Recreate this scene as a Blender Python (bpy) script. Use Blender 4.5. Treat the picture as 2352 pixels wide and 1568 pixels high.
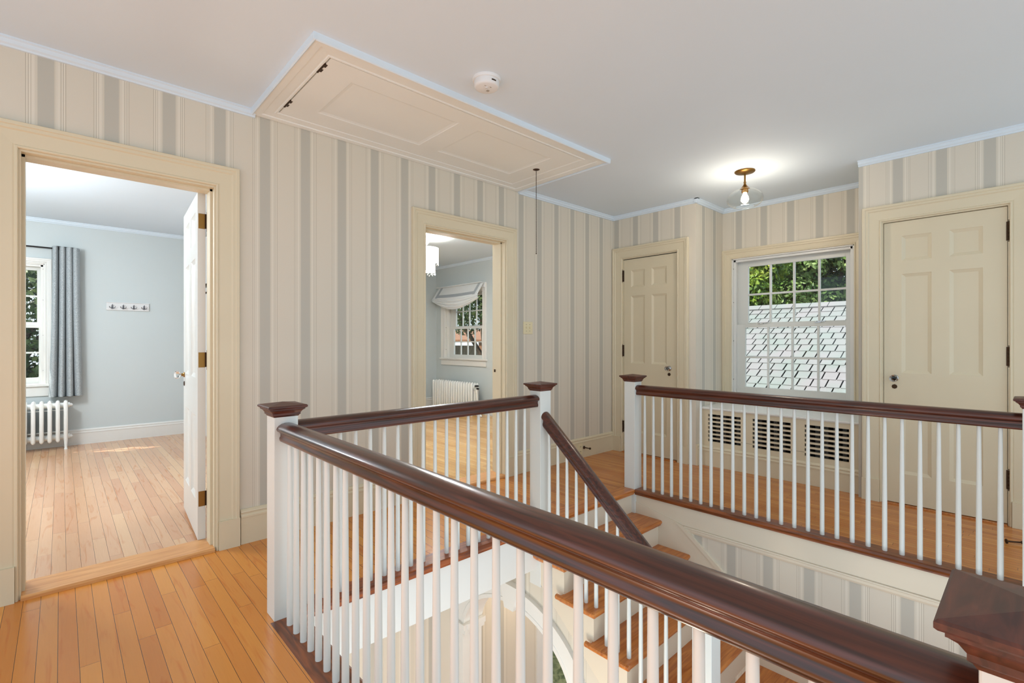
import bpy, math, random
from mathutils import Vector, Matrix
random.seed(7)
S = bpy.context.scene
for o in list(bpy.data.objects): bpy.data.objects.remove(o)
COL = S.collection
PI = math.pi

# ------------------------------------------------------------------ camera
cam_d = bpy.data.cameras.new('camera'); cam = bpy.data.objects.new('camera', cam_d); COL.objects.link(cam)
cam_d.sensor_width = 36; cam_d.lens = 1115*36/2352; cam_d.shift_y = 2/2352; cam_d.clip_start = 0.02
cam.location = (0, 0, 1.2)
cam.rotation_euler = (PI/2, 0, -math.atan2(1115, 1200))
S.camera = cam
# ------------------------------------------------------------------ world, sun, exposure
W = bpy.data.worlds.new('World'); S.world = W; W.use_nodes = True
bg = W.node_tree.nodes['Background']; bg.inputs[0].default_value = (0.77, 0.905, 1.0, 1); bg.inputs[1].default_value = 1.12
sd = bpy.data.lights.new('sun', 'SUN'); sd.energy = 6.5; sd.angle = 0.009; sd.color = (1, .95, .87)
sun = bpy.data.objects.new('sun', sd); COL.objects.link(sun); sun.location = (-6, 12, 12)
sun.rotation_euler = Vector((-.70, .48, 1)).to_track_quat('Z', 'Y').to_euler()
vs = S.view_settings
vs.view_transform = 'Standard'; vs.look = 'None'; vs.gamma = 1; vs.use_curve_mapping = False
vs.exposure = 0.43
try: S.cycles.max_bounces = 10; S.cycles.transparent_max_bounces = 16
except Exception: pass

# ------------------------------------------------------------------ materials
def lin(c):
    c = c/255
    return c/12.92 if c <= .04045 else ((c+.055)/1.055)**2.4
def rgb(r, g, b): return (lin(r), lin(g), lin(b), 1)
def newmat(name):
    m = bpy.data.materials.new(name); m.use_nodes = True
    return m, m.node_tree.nodes, m.node_tree.links, m.node_tree.nodes['Principled BSDF']
def mathn(n, l, op, a, b=None, c=None):
    x = n.new('ShaderNodeMath'); x.operation = op
    for i, v in enumerate((a, b, c)):
        if v is None: continue
        if isinstance(v, (int, float)): x.inputs[i].default_value = v
        else: l.new(v, x.inputs[i])
    return x.outputs[0]
def paint(name, c, rough=.45, bump=.06, scale=60, metal=0, coat=0, var=.03):
    m, n, l, p = newmat(name)
    tc = n.new('ShaderNodeTexCoord'); no = n.new('ShaderNodeTexNoise'); no.inputs['Scale'].default_value = 3
    l.new(tc.outputs['Object'], no.inputs['Vector'])
    mx = n.new('ShaderNodeMixRGB'); mx.inputs[1].default_value = c
    mx.inputs[2].default_value = (c[0]*(1-var*2), c[1]*(1-var*2), c[2]*(1-var*2.4), 1)
    l.new(no.outputs[0], mx.inputs[0]); l.new(mx.outputs[0], p.inputs['Base Color'])
    p.inputs['Roughness'].default_value = rough; p.inputs['Metallic'].default_value = metal
    p.inputs['Coat Weight'].default_value = coat
    if bump:
        n2 = n.new('ShaderNodeTexNoise'); n2.inputs['Scale'].default_value = scale
        l.new(tc.outputs['Object'], n2.inputs['Vector'])
        b = n.new('ShaderNodeBump'); b.inputs['Strength'].default_value = bump; b.inputs['Distance'].default_value = .004
        l.new(n2.outputs[0], b.inputs['Height']); l.new(b.outputs[0], p.inputs['Normal'])
    return m
def wallpaper(name, axis, start):
    m, n, l, p = newmat(name)
    tc = n.new('ShaderNodeTexCoord'); sx = n.new('ShaderNodeSeparateXYZ'); l.new(tc.outputs['Object'], sx.inputs[0])
    t = mathn(n, l, 'SUBTRACT', sx.outputs[axis], start - 243*.1)
    t = mathn(n, l, 'FRACT', mathn(n, l, 'DIVIDE', t, .243))
    cr = n.new('ShaderNodeValToRGB'); cr.color_ramp.interpolation = 'CONSTANT'; e = cr.color_ramp.elements
    base = rgb(221, 212, 197); line = rgb(193, 183, 166); pale = rgb(228, 220, 206); half = rgb(212, 204, 189); grey = rgb(194, 189, 178)
    st = [(0, line), (.0026, pale), (.0085, line), (.0111, pale), (.0171, line), (.0197, pale), (.0320, half), (.0345, pale), (.037, half),
          (.041, grey), (.0985, half), (.104, pale), (.1065, half), (.109, pale), (.121, line), (.1236, pale), (.1296, line), (.1322, pale), (.138, line), (.1406, base)]
    e[0].position = 0; e[0].color = st[0][1]; e[1].position = st[1][0]/.243; e[1].color = st[1][1]
    for q, c in st[2:]:
        k = e.new(q/.243); k.color = c
    l.new(t, cr.inputs[0])
    no = n.new('ShaderNodeTexNoise'); no.inputs['Scale'].default_value = 500; l.new(tc.outputs['Object'], no.inputs['Vector'])
    mx = n.new('ShaderNodeMixRGB'); mx.blend_type = 'MULTIPLY'; mx.inputs[2].default_value = (.9, .9, .88, 1)
    l.new(no.outputs[0], mx.inputs[0]); l.new(cr.outputs[0], mx.inputs[1])
    l.new(mx.outputs[0], p.inputs['Base Color']); p.inputs['Roughness'].default_value = .55
    return m
def boards(name, w, L, cols, x0=0, axis=0, rough=.28, gapc=(60, 32, 14), fig=.5):
    """strip flooring; axis 0 = boards run along Y"""
    m, n, l, p = newmat(name)
    tc = n.new('ShaderNodeTexCoord'); sx = n.new('ShaderNodeSeparateXYZ'); l.new(tc.outputs['Object'], sx.inputs[0])
    X, Y = sx.outputs[axis], sx.outputs[1-axis]
    u = mathn(n, l, 'DIVIDE', mathn(n, l, 'SUBTRACT', X, x0), w); i = mathn(n, l, 'FLOOR', u); fu = mathn(n, l, 'FRACT', u)
    wn = n.new('ShaderNodeTexWhiteNoise'); wn.noise_dimensions = '1D'; l.new(i, wn.inputs['W'])
    v = mathn(n, l, 'ADD', mathn(n, l, 'DIVIDE', Y, L), mathn(n, l, 'MULTIPLY', wn.outputs[0], 7.3))
    j = mathn(n, l, 'FLOOR', v); fv = mathn(n, l, 'FRACT', v)
    cb = n.new('ShaderNodeCombineXYZ'); l.new(i, cb.inputs[0]); l.new(j, cb.inputs[1])
    w2 = n.new('ShaderNodeTexWhiteNoise'); w2.noise_dimensions = '2D'; l.new(cb.outputs[0], w2.inputs['Vector'])
    r = w2.outputs[0]
    cr = n.new('ShaderNodeValToRGB'); e = cr.color_ramp.elements
    e[0].color = rgb(*cols[0]); e[1].color = rgb(*cols[-1])
    for k, c in enumerate(cols[1:-1]):
        q = e.new((k+1)/(len(cols)-1)); q.color = rgb(*c)
    l.new(r, cr.inputs[0])
    # grain
    gv = n.new('ShaderNodeCombineXYZ')
    l.new(mathn(n, l, 'ADD', mathn(n, l, 'MULTIPLY', X, 26), mathn(n, l, 'MULTIPLY', r, 90)), gv.inputs[0])
    l.new(mathn(n, l, 'MULTIPLY', Y, 2.2), gv.inputs[1])
    g = n.new('ShaderNodeTexNoise'); g.inputs['Scale'].default_value = 1; g.inputs['Detail'].default_value = 5; g.inputs['Distortion'].default_value = 1.3
    l.new(gv.outputs[0], g.inputs['Vector'])
    m1 = n.new('ShaderNodeMapRange'); m1.inputs[1].default_value = .56; m1.inputs[2].default_value = .7; l.new(g.outputs[0], m1.inputs[0])
    mx = n.new('ShaderNodeMixRGB'); mx.blend_type = 'MULTIPLY'; mx.inputs[2].default_value = (.86, .66, .5, 1)
    l.new(mathn(n, l, 'MULTIPLY', m1.outputs[0], fig), mx.inputs[0]); l.new(cr.outputs[0], mx.inputs[1])
    g2 = n.new('ShaderNodeTexNoise'); g2.inputs['Scale'].default_value = 1; g2.inputs['Detail'].default_value = 3
    gv2 = n.new('ShaderNodeCombineXYZ'); l.new(mathn(n, l, 'MULTIPLY', X, 160), gv2.inputs[0]); l.new(mathn(n, l, 'ADD', mathn(n, l, 'MULTIPLY', Y, 7), mathn(n, l, 'MULTIPLY', r, 40)), gv2.inputs[1])
    l.new(gv2.outputs[0], g2.inputs['Vector'])
    mx2 = n.new('ShaderNodeMixRGB'); mx2.blend_type = 'MULTIPLY'; mx2.inputs[2].default_value = (.8, .72, .62, 1)
    l.new(mathn(n, l, 'MULTIPLY', g2.outputs[0], .45), mx2.inputs[0]); l.new(mx.outputs[0], mx2.inputs[1])
    # gaps
    ga = mathn(n, l, 'LESS_THAN', fu, .0016/w); gb = mathn(n, l, 'LESS_THAN', fv, .0014/L)
    gap = mathn(n, l, 'MAXIMUM', ga, gb)
    mx3 = n.new('ShaderNodeMixRGB'); mx3.inputs[2].default_value = rgb(*gapc); l.new(gap, mx3.inputs[0]); l.new(mx2.outputs[0], mx3.inputs[1])
    l.new(mx3.outputs[0], p.inputs['Base Color'])
    p.inputs['Roughness'].default_value = rough
    b = n.new('ShaderNodeBump'); b.inputs['Strength'].default_value = .12; b.inputs['Distance'].default_value = .002
    l.new(mathn(n, l, 'SUBTRACT', mathn(n, l, 'MULTIPLY', g.outputs[0], .3), gap), b.inputs['Height']); l.new(b.outputs[0], p.inputs['Normal'])
    return m
def wood(name, c1, c2, sc, rough=.35, coat=.0, det=4):
    m, n, l, p = newmat(name)
    tc = n.new('ShaderNodeTexCoord'); mp = n.new('ShaderNodeMapping'); mp.inputs['Scale'].default_value = sc
    l.new(tc.outputs['Object'], mp.inputs[0])
    no = n.new('ShaderNodeTexNoise'); no.inputs['Scale'].default_value = 1; no.inputs['Detail'].default_value = det; no.inputs['Distortion'].default_value = .8
    l.new(mp.outputs[0], no.inputs['Vector'])
    cr = n.new('ShaderNodeValToRGB'); e = cr.color_ramp.elements; e[0].position = .35; e[1].position = .68
    e[0].color = rgb(*c1); e[1].color = rgb(*c2); l.new(no.outputs[0], cr.inputs[0]); l.new(cr.outputs[0], p.inputs['Base Color'])
    p.inputs['Roughness'].default_value = rough; p.inputs['Coat Weight'].default_value = coat; p.inputs['Coat Roughness'].default_value = .15
    b = n.new('ShaderNodeBump'); b.inputs['Strength'].default_value = .08; b.inputs['Distance'].default_value = .002
    l.new(no.outputs[0], b.inputs['Height']); l.new(b.outputs[0], p.inputs['Normal'])
    return m
def plain(name, c, rough=.5, metal=0, **k):
    m, n, l, p = newmat(name); p.inputs['Base Color'].default_value = c; p.inputs['Roughness'].default_value = rough; p.inputs['Metallic'].default_value = metal
    for a, b in k.items(): p.inputs[a.replace('_', ' ')].default_value = b
    return m
def pane_glass(name, k=.5, pw=4.0):
    m = bpy.data.materials.new(name); m.use_nodes = True; n = m.node_tree.nodes; l = m.node_tree.links; n.clear()
    o = n.new('ShaderNodeOutputMaterial'); mx = n.new('ShaderNodeMixShader'); t = n.new('ShaderNodeBsdfTransparent'); g = n.new('ShaderNodeBsdfGlossy')
    lw = n.new('ShaderNodeLayerWeight'); lw.inputs[0].default_value = .5; g.inputs['Roughness'].default_value = .01
    f0 = mathn(n, l, 'ADD', mathn(n, l, 'MULTIPLY', mathn(n, l, 'POWER', lw.outputs['Facing'], pw), k), .02)
    t.inputs[0].default_value = (.97, .985, .98, 1)
    l.new(f0, mx.inputs[0]); l.new(t.outputs[0], mx.inputs[1]); l.new(g.outputs[0], mx.inputs[2]); l.new(mx.outputs[0], o.inputs[0])
    return m
def leafmat(name, a, b, c):
    m, n, l, p = newmat(name)
    tc = n.new('ShaderNodeTexCoord'); no = n.new('ShaderNodeTexNoise'); no.inputs['Scale'].default_value = 2.3; no.inputs['Detail'].default_value = 6
    l.new(tc.outputs['Object'], no.inputs['Vector'])
    cr = n.new('ShaderNodeValToRGB'); e = cr.color_ramp.elements; e[0].position = .35; e[1].position = .68
    e[0].color = rgb(*a); e[1].color = rgb(*c); q = e.new(.5); q.color = rgb(*b)
    l.new(no.outputs[0], cr.inputs[0]); l.new(cr.outputs[0], p.inputs['Base Color']); p.inputs['Roughness'].default_value = .45
    tr = n.new('ShaderNodeBsdfTranslucent'); l.new(cr.outputs[0], tr.inputs[0])
    mx = n.new('ShaderNodeMixShader'); mx.inputs[0].default_value = .3
    l.new(p.outputs[0], mx.inputs[1]); l.new(tr.outputs[0], mx.inputs[2]); l.new(mx.outputs[0], n['Material Output'].inputs[0])
    return m

M = {}
M['trim'] = paint('cream_trim_paint', rgb(221, 208, 180), .38, .05)
M['white'] = paint('white_gloss_paint', rgb(231, 230, 226), .3, .03)
M['fascia'] = paint('cream_fascia_paint', rgb(226, 214, 194), .4, .05)
M['post'] = paint('white_post_paint', rgb(222, 223, 219), .3, .08, 90)
M['ceil'] = paint('ceiling_paint', rgb(217, 229, 239), .8, .05, 200, var=.01)
M['hatch'] = paint('hatch_paint', rgb(236, 237, 233), .4, .05)
M['blue'] = paint('blue_grey_paint', rgb(201, 209, 210), .6, .05, 150, var=.01)
M['wpA'] = wallpaper('striped_wallpaper_left', 0, -.1227)
M['wpB'] = wallpaper('striped_wallpaper_right', 1, .187)
M['wpW'] = wallpaper('striped_wallpaper_window', 1, 2.012)
M['wpC'] = wallpaper('striped_wallpaper_far_right', 1, .132)
M['wpJ'] = wallpaper('striped_wallpaper_jog', 0, 4.63)
M['wpS'] = wallpaper('striped_wallpaper_stair', 1, 1.141)
M['floorA'] = boards('maple_strip_floor', .0595, 1.25, [(210, 133, 56), (219, 145, 62), (213, 138, 59), (226, 155, 68), (203, 126, 52), (222, 149, 65)], x0=-.0098, rough=.24, fig=.75)
M['floorC'] = boards('oak_strip_floor', .040, 1.0, [(176, 104, 46), (205, 134, 66), (190, 116, 52), (214, 146, 76), (198, 124, 60)], x0=.01, rough=.22, fig=.5)
M['floor1'] = boards('pink_maple_floor', .0595, 1.1, [(210, 164, 126), (218, 174, 136), (206, 156, 120), (222, 182, 142), (214, 168, 130)], x0=.02, rough=.2, fig=.85, gapc=(110, 66, 36))
M['floor2'] = boards('pale_oak_floor', .0595, .9, [(210, 160, 96), (224, 178, 112), (198, 146, 86), (232, 188, 124)], x0=.02, rough=.2, fig=.8, gapc=(120, 80, 44))
M['rail'] = wood('mahogany_along_y', (46, 17, 8), (94, 42, 24), (70, 3, 70), .3, .35)
M['railx'] = wood('mahogany_along_x', (46, 17, 8), (94, 42, 24), (3, 70, 70), .3, .35)
M['cap'] = wood('mahogany_cap', (62, 28, 18), (98, 48, 33), (9, 60, 60), .45, .1)
M['shoe'] = wood('dark_worn_oak', (90, 46, 20), (150, 80, 34), (40, 4, 40), .35, .1)
M['shoex'] = wood('dark_worn_oak_x', (104, 48, 18), (170, 86, 32), (4, 40, 40), .35, .1)
M['tread'] = wood('oak_tread', (170, 94, 40), (210, 134, 64), (4, 45, 45), .28, .15)
M['sill'] = wood('maple_threshold', (206, 142, 84), (228, 170, 108), (4, 40, 40), .35)
M['brass'] = plain('aged_brass', rgb(150, 112, 60), .35, 1)
M['brassd'] = plain('dark_brass', rgb(70, 50, 34), .5, .7)
M['chrome'] = plain('chrome', rgb(180, 180, 180), .2, 1)
M['black'] = plain('black_metal', rgb(22, 21, 22), .45, .3)
M['dark'] = plain('dark_slot', rgb(25, 22, 20), .8)
M['glass'] = pane_glass('window_glass')
M['crystal'] = plain('knob_glass', (1, 1, 1, 1), .03, 0, Transmission_Weight=1.0, IOR=1.45)
M['ivory'] = plain('ivory_plastic', rgb(226, 214, 178), .4)
M['plastic'] = plain('white_plastic', rgb(226, 226, 226), .4)
M['radi'] = paint('radiator_enamel', rgb(240, 241, 238), .3, .02)
M['leafA'] = leafmat('maple_leaves', (54, 90, 34), (118, 150, 74), (184, 202, 134))
M['leafB'] = leafmat('lime_leaves', (50, 84, 16), (108, 138, 32), (168, 176, 66))
M['leafC'] = leafmat('dark_leaves', (36, 56, 28), (74, 96, 48), (136, 148, 96))
M['bark'] = wood('bark', (60, 46, 34), (104, 84, 64), (20, 20, 4), .9)
M['slate'] = None

# ------------------------------------------------------------------ mesh helpers
class MB:
    def __init__(s, T=None): s.v = []; s.f = []; s.T = T; s.sm = []; s.fm = []; s.mi = 0
    def add(s, vs_, fs, smooth=False):
        b = len(s.v)
        s.v += [tuple(s.T(*p)) if s.T else tuple(p) for p in vs_]
        for f in fs: s.f.append(tuple(b+i for i in f)); s.sm.append(smooth); s.fm.append(s.mi)
        return s
    def box(s, x0, x1, y0, y1, z0, z1):
        v = [(x, y, z) for x in (x0, x1) for y in (y0, y1) for z in (z0, z1)]
        return s.add(v, [(0, 1, 3, 2), (4, 6, 7, 5), (0, 4, 5, 1), (2, 3, 7, 6), (0, 2, 6, 4), (1, 5, 7, 3)])
    def loft(s, rings, cap=True, smooth=False, closed=True):
        n = len(rings[0]); v = [p for r in rings for p in r]; f = []
        for k in range(len(rings)-1):
            for i in range(n if closed else n-1):
                j = (i+1) % n
                f.append((k*n+i, k*n+j, (k+1)*n+j, (k+1)*n+i))
        s.add(v, f, smooth)
        if cap: s.add(rings[0], [tuple(range(n))[::-1]]); s.add(rings[-1], [tuple(range(n))])
        return s
    def lathe(s, prof, c=(0, 0, 0), n=20, axis='z', smooth=True, cap=True):
        R = []
        for r, h in prof:
            ring = []
            for i in range(n):
                a = 2*PI*i/n; p, q = r*math.cos(a), r*math.sin(a)
                ring.append({'z': (c[0]+p, c[1]+q, c[2]+h), 'x': (c[0]+h, c[1]+p, c[2]+q), 'y': (c[0]+q, c[1]+h, c[2]+p)}[axis])
            R.append(ring)
        return s.loft(R, cap, smooth)
    def tube(s, pts, r, n=8, smooth=True):
        R = []
        pts = [Vector(p) for p in pts]
        for k, p in enumerate(pts):
            d = (pts[min(k+1, len(pts)-1)]-pts[max(k-1, 0)]).normalized()
            up = Vector((0, 0, 1)) if abs(d.z) < .95 else Vector((1, 0, 0))
            a = d.cross(up).normalized(); b = d.cross(a)
            rr = r[k] if isinstance(r, (list, tuple)) else r
            R.append([tuple(p+a*rr*math.cos(2*PI*i/n)+b*rr*math.sin(2*PI*i/n)) for i in range(n)])
        return s.loft(R, True, smooth)
    def extr(s, prof, axis, a0, a1, smooth=False):
        """prof: list (u,v). axis x: (u->y, v->z); y: (u->x, v->z); z: (u->x, v->y)"""
        def P(u, v, a): return {'x': (a, u, v), 'y': (u, a, v), 'z': (u, v, a)}[axis]
        return s.loft([[P(u, v, a0) for u, v in prof], [P(u, v, a1) for u, v in prof]], True, smooth)
    def sphere(s, c, r, n=12, sz=1):
        prof = [(max(r*math.sin(PI*k/n), 1e-4), -r*sz*math.cos(PI*k/n)) for k in range(n+1)]
        return s.lathe(prof, c, max(n, 10))
    def build(s, name, mat, parent=None, bevel=0, seg=2):
        me = bpy.data.meshes.new(name); me.from_pydata(s.v, [], s.f); me.update()
        for m in (mat if isinstance(mat, (list, tuple)) else [mat]): me.materials.append(m)
        for p, sm, mi in zip(me.polygons, s.sm, s.fm): p.use_smooth = sm; p.material_index = mi
        import bmesh
        bm = bmesh.new(); bm.from_mesh(me); bmesh.ops.recalc_face_normals(bm, faces=bm.faces); bm.to_mesh(me); bm.free()
        o = bpy.data.objects.new(name, me); COL.objects.link(o)
        if parent: o.parent = parent
        if bevel:
            b = o.modifiers.new('bevel', 'BEVEL'); b.width = bevel; b.segments = seg; b.limit_method = 'ANGLE'
        return o
def tag(o, label=None, cat=None, group=None, kind=None):
    if label: o['label'] = label
    if cat: o['category'] = cat
    if group: o['group'] = group
    if kind: o['kind'] = kind
    return o
def thing(name, label, cat, loc=(0, 0, 0), group=None, kind=None):
    o = bpy.data.objects.new(name, None); o.empty_display_size = .1; COL.objects.link(o); o.location = loc
    return tag(o, label, cat, group, kind)
def off(o, par):
    """keep world-space mesh coordinates under an offset empty"""
    o.parent = par; o.matrix_parent_inverse = Matrix.Translation(par.location).inverted(); return o
def sub(o, part):
    """o becomes a sub-part of a part that was placed with off()"""
    o.parent = part; o.matrix_parent_inverse = Matrix.Identity(4); return o
def st(name, mb, mat, label, cat, bevel=0):
    o = mb.build(name, mat, None, bevel); return tag(o, label, cat, None, 'structure')

# ------------------------------------------------------------------ setting: floors, ceilings
ZC = 2.60; XW = 5.14; YR = 7.65
f = MB(); f.box(-1.6, .655, -1.2, 3.22, -.06, 0); f.box(.655, 2.42, 2.33, 3.22, -.06, 0); f.box(.64, .8, 2.215, 2.34, -.06, -.0005); f.box(.655, .79, -1.2, -.06, -.06, 0)
f.mi = 1; f.box(2.42, 3.53, 2.33, 3.22, -.06, 0); f.box(3.53, XW, -1.2, 3.22, -.06, 0); f.mi = 0; f.box(.79, 3.53, -1.2, -.06, -.06, 0)
st('floor', f, [M['floorA'], M['floorC']], 'honey coloured hardwood strip floor of the upstairs hall', 'floor')
f = MB(); f.box(-1.6, 1.6, 3.40, YR, -.06, 0)
st('floor', f, M['floor1'], 'pale pinkish maple floor in the room behind the left door', 'floor')
f = MB(); f.box(1.6, XW+.03, 3.40, YR, -.06, 0)
st('floor', f, M['floor2'], 'pale oak floor in the room behind the middle doorway', 'floor')
c = MB(); c.box(-1.6, XW+.2, -1.2, 3.3, ZC, ZC+.1); c.box(-1.6, XW+.2, 3.3, YR+.1, ZC, ZC+.1)
st('ceiling', c, M['ceil'], 'smooth white plaster ceiling over the hall', 'ceiling')
# structure below the hall floor
c = MB(); c.box(-1.6, .76, -1.2, 3.22, -.30, -.06); c.box(.76, 3.46, 2.27, 3.22, -.30, -.06); c.box(3.49, XW, -1.2, 3.22, -.30, -.06); c.box(-1.6, XW, 3.39, YR, -.30, -.06)
st('ceiling', c, M['white'], 'white underside of the upper floor around the stairwell', 'ceiling')
# walls
def wall_x(mb, y0, y1, x0, x1, z0, z1, holes):
    """wall along X with door holes [(xa,xb,za,zb)]"""
    xs = x0
    for a, b, za, zb in holes:
        mb.box(xs, a, y0, y1, z0, z1)
        if zb < z1: mb.box(a, b, y0, y1, zb, z1)
        if za > z0: mb.box(a, b, y0, y1, z0, za)
        xs = b
    mb.box(xs, x1, y0, y1, z0, z1)
def wall_y(mb, x0, x1, y0, y1, z0, z1, holes):
    ys = y0
    for a, b, za, zb in holes:
        mb.box(x0, x1, ys, a, z0, z1)
        if zb < z1: mb.box(x0, x1, a, b, zb, z1)
        if za > z0: mb.box(x0, x1, a, b, z0, za)
        ys = b
    mb.box(x0, x1, ys, y1, z0, z1)
D1 = (-.15, .66, 0, 2.105); D2 = (2.065, 2.92, 0, 2.105)
w = MB(); wall_x(w, 3.22, 3.305, -1.6, 4.54, 0, ZC, [D1, D2])
st('wall_left', w, M['wpA'], 'long cream wall with grey striped wallpaper and two doorways', 'wall')
w = MB(); wall_x(w, 3.305, 3.39, -1.6, XW+.2, 0, ZC, [D1, D2])
st('wall_left', w, M['blue'], 'blue grey back face of the striped wall, seen from the rooms', 'wall')
w = MB(); wall_y(w, 4.54, 4.70, 2.33, 3.22, 0, ZC, [(2.44, 3.10, 0, 2.11)])
st('wall_right', w, M['wpB'], 'striped wall around the far closet door', 'wall')
w = MB(); w.box(4.54, XW, 2.25, 2.33, 0, ZC)
st('wall_right', w, M['wpJ'], 'short striped return wall beside the window recess', 'wall')
w = MB(); wall_y(w, XW, XW+.2, .93, 2.25, 0, ZC, [(1.085, 2.155, .63, 2.075)])
st('wall_right', w, M['wpW'], 'striped wall around the window recess', 'wall')
w = MB(); wall_y(w, 4.54, 4.70, -1.2, .85, 0, ZC, [(.112, .782, 0, 2.105)]); w.box(4.54, XW, .85, .93, 0, ZC)
st('wall_right', w, M['wpC'], 'striped wall around the near closet door at the right', 'wall')
w = MB(); wall_x(w, YR, YR+.2, -1.6, XW+.2, 0, ZC, [(-.98, -.14, .72, 2.12)])
st('wall_back', w, M['blue'], 'blue grey far wall of the rooms beyond the striped wall', 'wall')
w = MB(); w.box(-1.7, -1.6, 3.39, YR, 0, ZC); st('wall_side', w, M['blue'], 'unseen blue grey side wall of the left room, blocks the sun', 'wall')  # unseen wall, added to keep sun off the left room floor
w = MB(); wall_y(w, XW+.03, XW+.2, 3.39, YR, 0, ZC, [(3.8, 5.3, .8, 2.1), (6.28, 7.37, .91, 2.10)])  # first hole is an unseen opening, added to let in more daylight
st('wall_right', w, M['blue'], 'blue grey window wall in the room behind the middle doorway', 'wall')
# dark closets behind the two closed doors
w = MB(); w.box(4.62, 4.69, 2.40, 3.14, 0, 2.2); w.box(4.62, 4.69, .06, .84, 0, 2.2)
st('wall_right', w, M['white'], 'backing inside the two closets', 'wall')

# crown mouldings
def crown_prof(s=1): return [(0, 0), (s*.012, 0), (s*.014, .008), (s*.024, .014), (s*.028, .03), (s*.036, .034), (s*.036, .042), (0, .042)]
def crown(name, axis, wall, sgn, a0, a1, label, mat='ceil'):
    pr = [(wall+sgn*u*-1, ZC-.042+v) for u, v in crown_prof()]
    m = MB(); m.extr(pr, axis, a0, a1); return st(name, m, M[mat], label, 'crown moulding')
crown('trim_1', 'x', 3.22, 1, -1.6, .86, 'white crown moulding above the left doorway')
crown('trim_2', 'x', 3.22, 1, 3.075, 4.54, 'white crown moulding between attic hatch and far corner')
crown('trim_3', 'y', 4.54, 1, 2.25-.036, 3.22, 'white crown moulding above the far closet door')
crown('trim_4', 'x', 2.25, 1, 4.504, XW, 'short white crown moulding on the return wall')
crown('trim_5', 'y', XW, 1, .93, 2.25, 'white crown moulding above the window recess')
crown('trim_6', 'y', 4.54, 1, -1.2, .93, 'white crown moulding above the near closet door')
crown('trim_7', 'x', YR, 1, -1.6, XW+.03, 'white crown moulding on the far blue grey wall')
crown('trim_8', 'y', XW+.03, 1, 3.39, YR, 'white crown moulding over the bedroom window wall')

# baseboards
def base_prof(h=.205): return [(0, 0), (.018, 0), (.018, h-.05), (.022, h-.048), (.022, h-.038), (.016, h-.03), (.016, h-.022), (.02, h-.018), (.018, h-.01), (.008, h), (0, h)]
def baseboard(name, axis, wall, sgn, a0, a1, label, h=.205, z=0, mat='trim'):
    m = MB(); m.extr([(wall-sgn*u, z+v) for u, v in base_prof(h)], axis, a0, a1); return st(name, m, M[mat], label, 'baseboard')
baseboard('baseboard_left', 'x', 3.22, 1, .782, 1.955, 'cream baseboard between the two doorways')
baseboard('baseboard_left', 'x', 3.22, 1, 3.032, 4.54, 'cream baseboard right of the middle doorway')
baseboard('baseboard_right', 'x', 2.25, 1, 4.54, 4.62, 'short cream baseboard on the return wall')
baseboard('baseboard_back', 'x', YR, 1, -1.6, XW, 'tall white baseboard on the far blue grey wall', .18, 0, 'white')
baseboard('baseboard_right', 'y', XW+.03, 1, 3.39, YR, 'white baseboard under the bedroom window', .2, 0, 'white')

# casings
def casing(mb, u0, u1, z0, z1, wd, prof, T, bottom=None):
    """mitred frame around opening (u0..u1, ..z1); prof (d outward from edge, h out of wall)"""
    rings = []
    for d, h in prof:
        zb = z0-d if bottom == 'mitre' else z0
        pts = [(u0-d, h, zb), (u0-d, h, z1+d), (u1+d, h, z1+d), (u1+d, h, zb)]
        rings.append(pts)
    n = len(prof)
    nseg = 4 if bottom == 'mitre' else 3
    for k in range(nseg):
        a, b = k, (k+1) % 4
        ra = [rings[i][a] for i in range(n)]; rb = [rings[i][b] for i in range(n)]
        mb2 = [mb.T(*p) if False else p for p in ra]
        mb.loft([ra, rb], True)
def cprof(w=.12): return [(0, 0), (0, .012), (.004, .016), (.010, .016), (.014, .011), (.02, .013), (w-.042, .016), (w-.036, .022), (w-.022, .022), (w-.018, .027), (w-.003, .027), (w, .022), (w, 0)]
TA = lambda u, h, z: (u, 3.22-h, z)
TB = lambda u, h, z: (4.54-h, u, z)
TWn = lambda u, h, z: (XW-h, u, z)
def door_frame(n, u0, u1, z1, T, lab, depth=.17, stop=True, wl=.12, wr=.12):
    m = MB(T); casing(m, u0-.008, u1+.008, 0, z1+.01, .12, cprof(), T)
    # plinth blocks
    m.box(u0-.008-.121, u0-.008-.012, 0, .029, 0, .165); m.box(u1+.008+.012, u1+.008+.121, 0, .029, 0, .165)
    # jambs
    m.box(u0-.02, u0, -depth, .001, 0, z1+.02); m.box(u1, u1+.02, -depth, .001, 0, z1+.02); m.box(u0, u1, -depth, .001, z1, z1+.02)
    if stop:
        m.box(u0, u0+.012, -.13, -.045, 0, z1); m.box(u1-.012, u1, -.13, -.045, 0, z1); m.box(u0, u1, -.13, -.045, z1-.012, z1)
    return st('trim_%d' % n, m, M['trim'], lab, 'door casing')
door_frame(9, -.137, .647, 2.092, TA, 'cream moulded casing around the open left doorway')
door_frame(10, 2.078, 2.906, 2.097, TA, 'cream moulded casing around the middle doorway')
m = MB(); m.box(2.898, 2.9065, 3.30, 3.335, .88, .99); m.box(2.888, 2.9, 3.335, 3.35, .93, .955)
o = tag(m.build('strike_plate', M['brassd']), 'dark metal strike plate on the right jamb of the middle doorway', 'strike plate')
door_frame(11, 2.45, 3.088, 2.11, TB, 'cream moulded casing around the far closet door', .16, False)
door_frame(12, .118, .776, 2.097, TB, 'cream moulded casing around the near closet door', .16, False)
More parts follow.
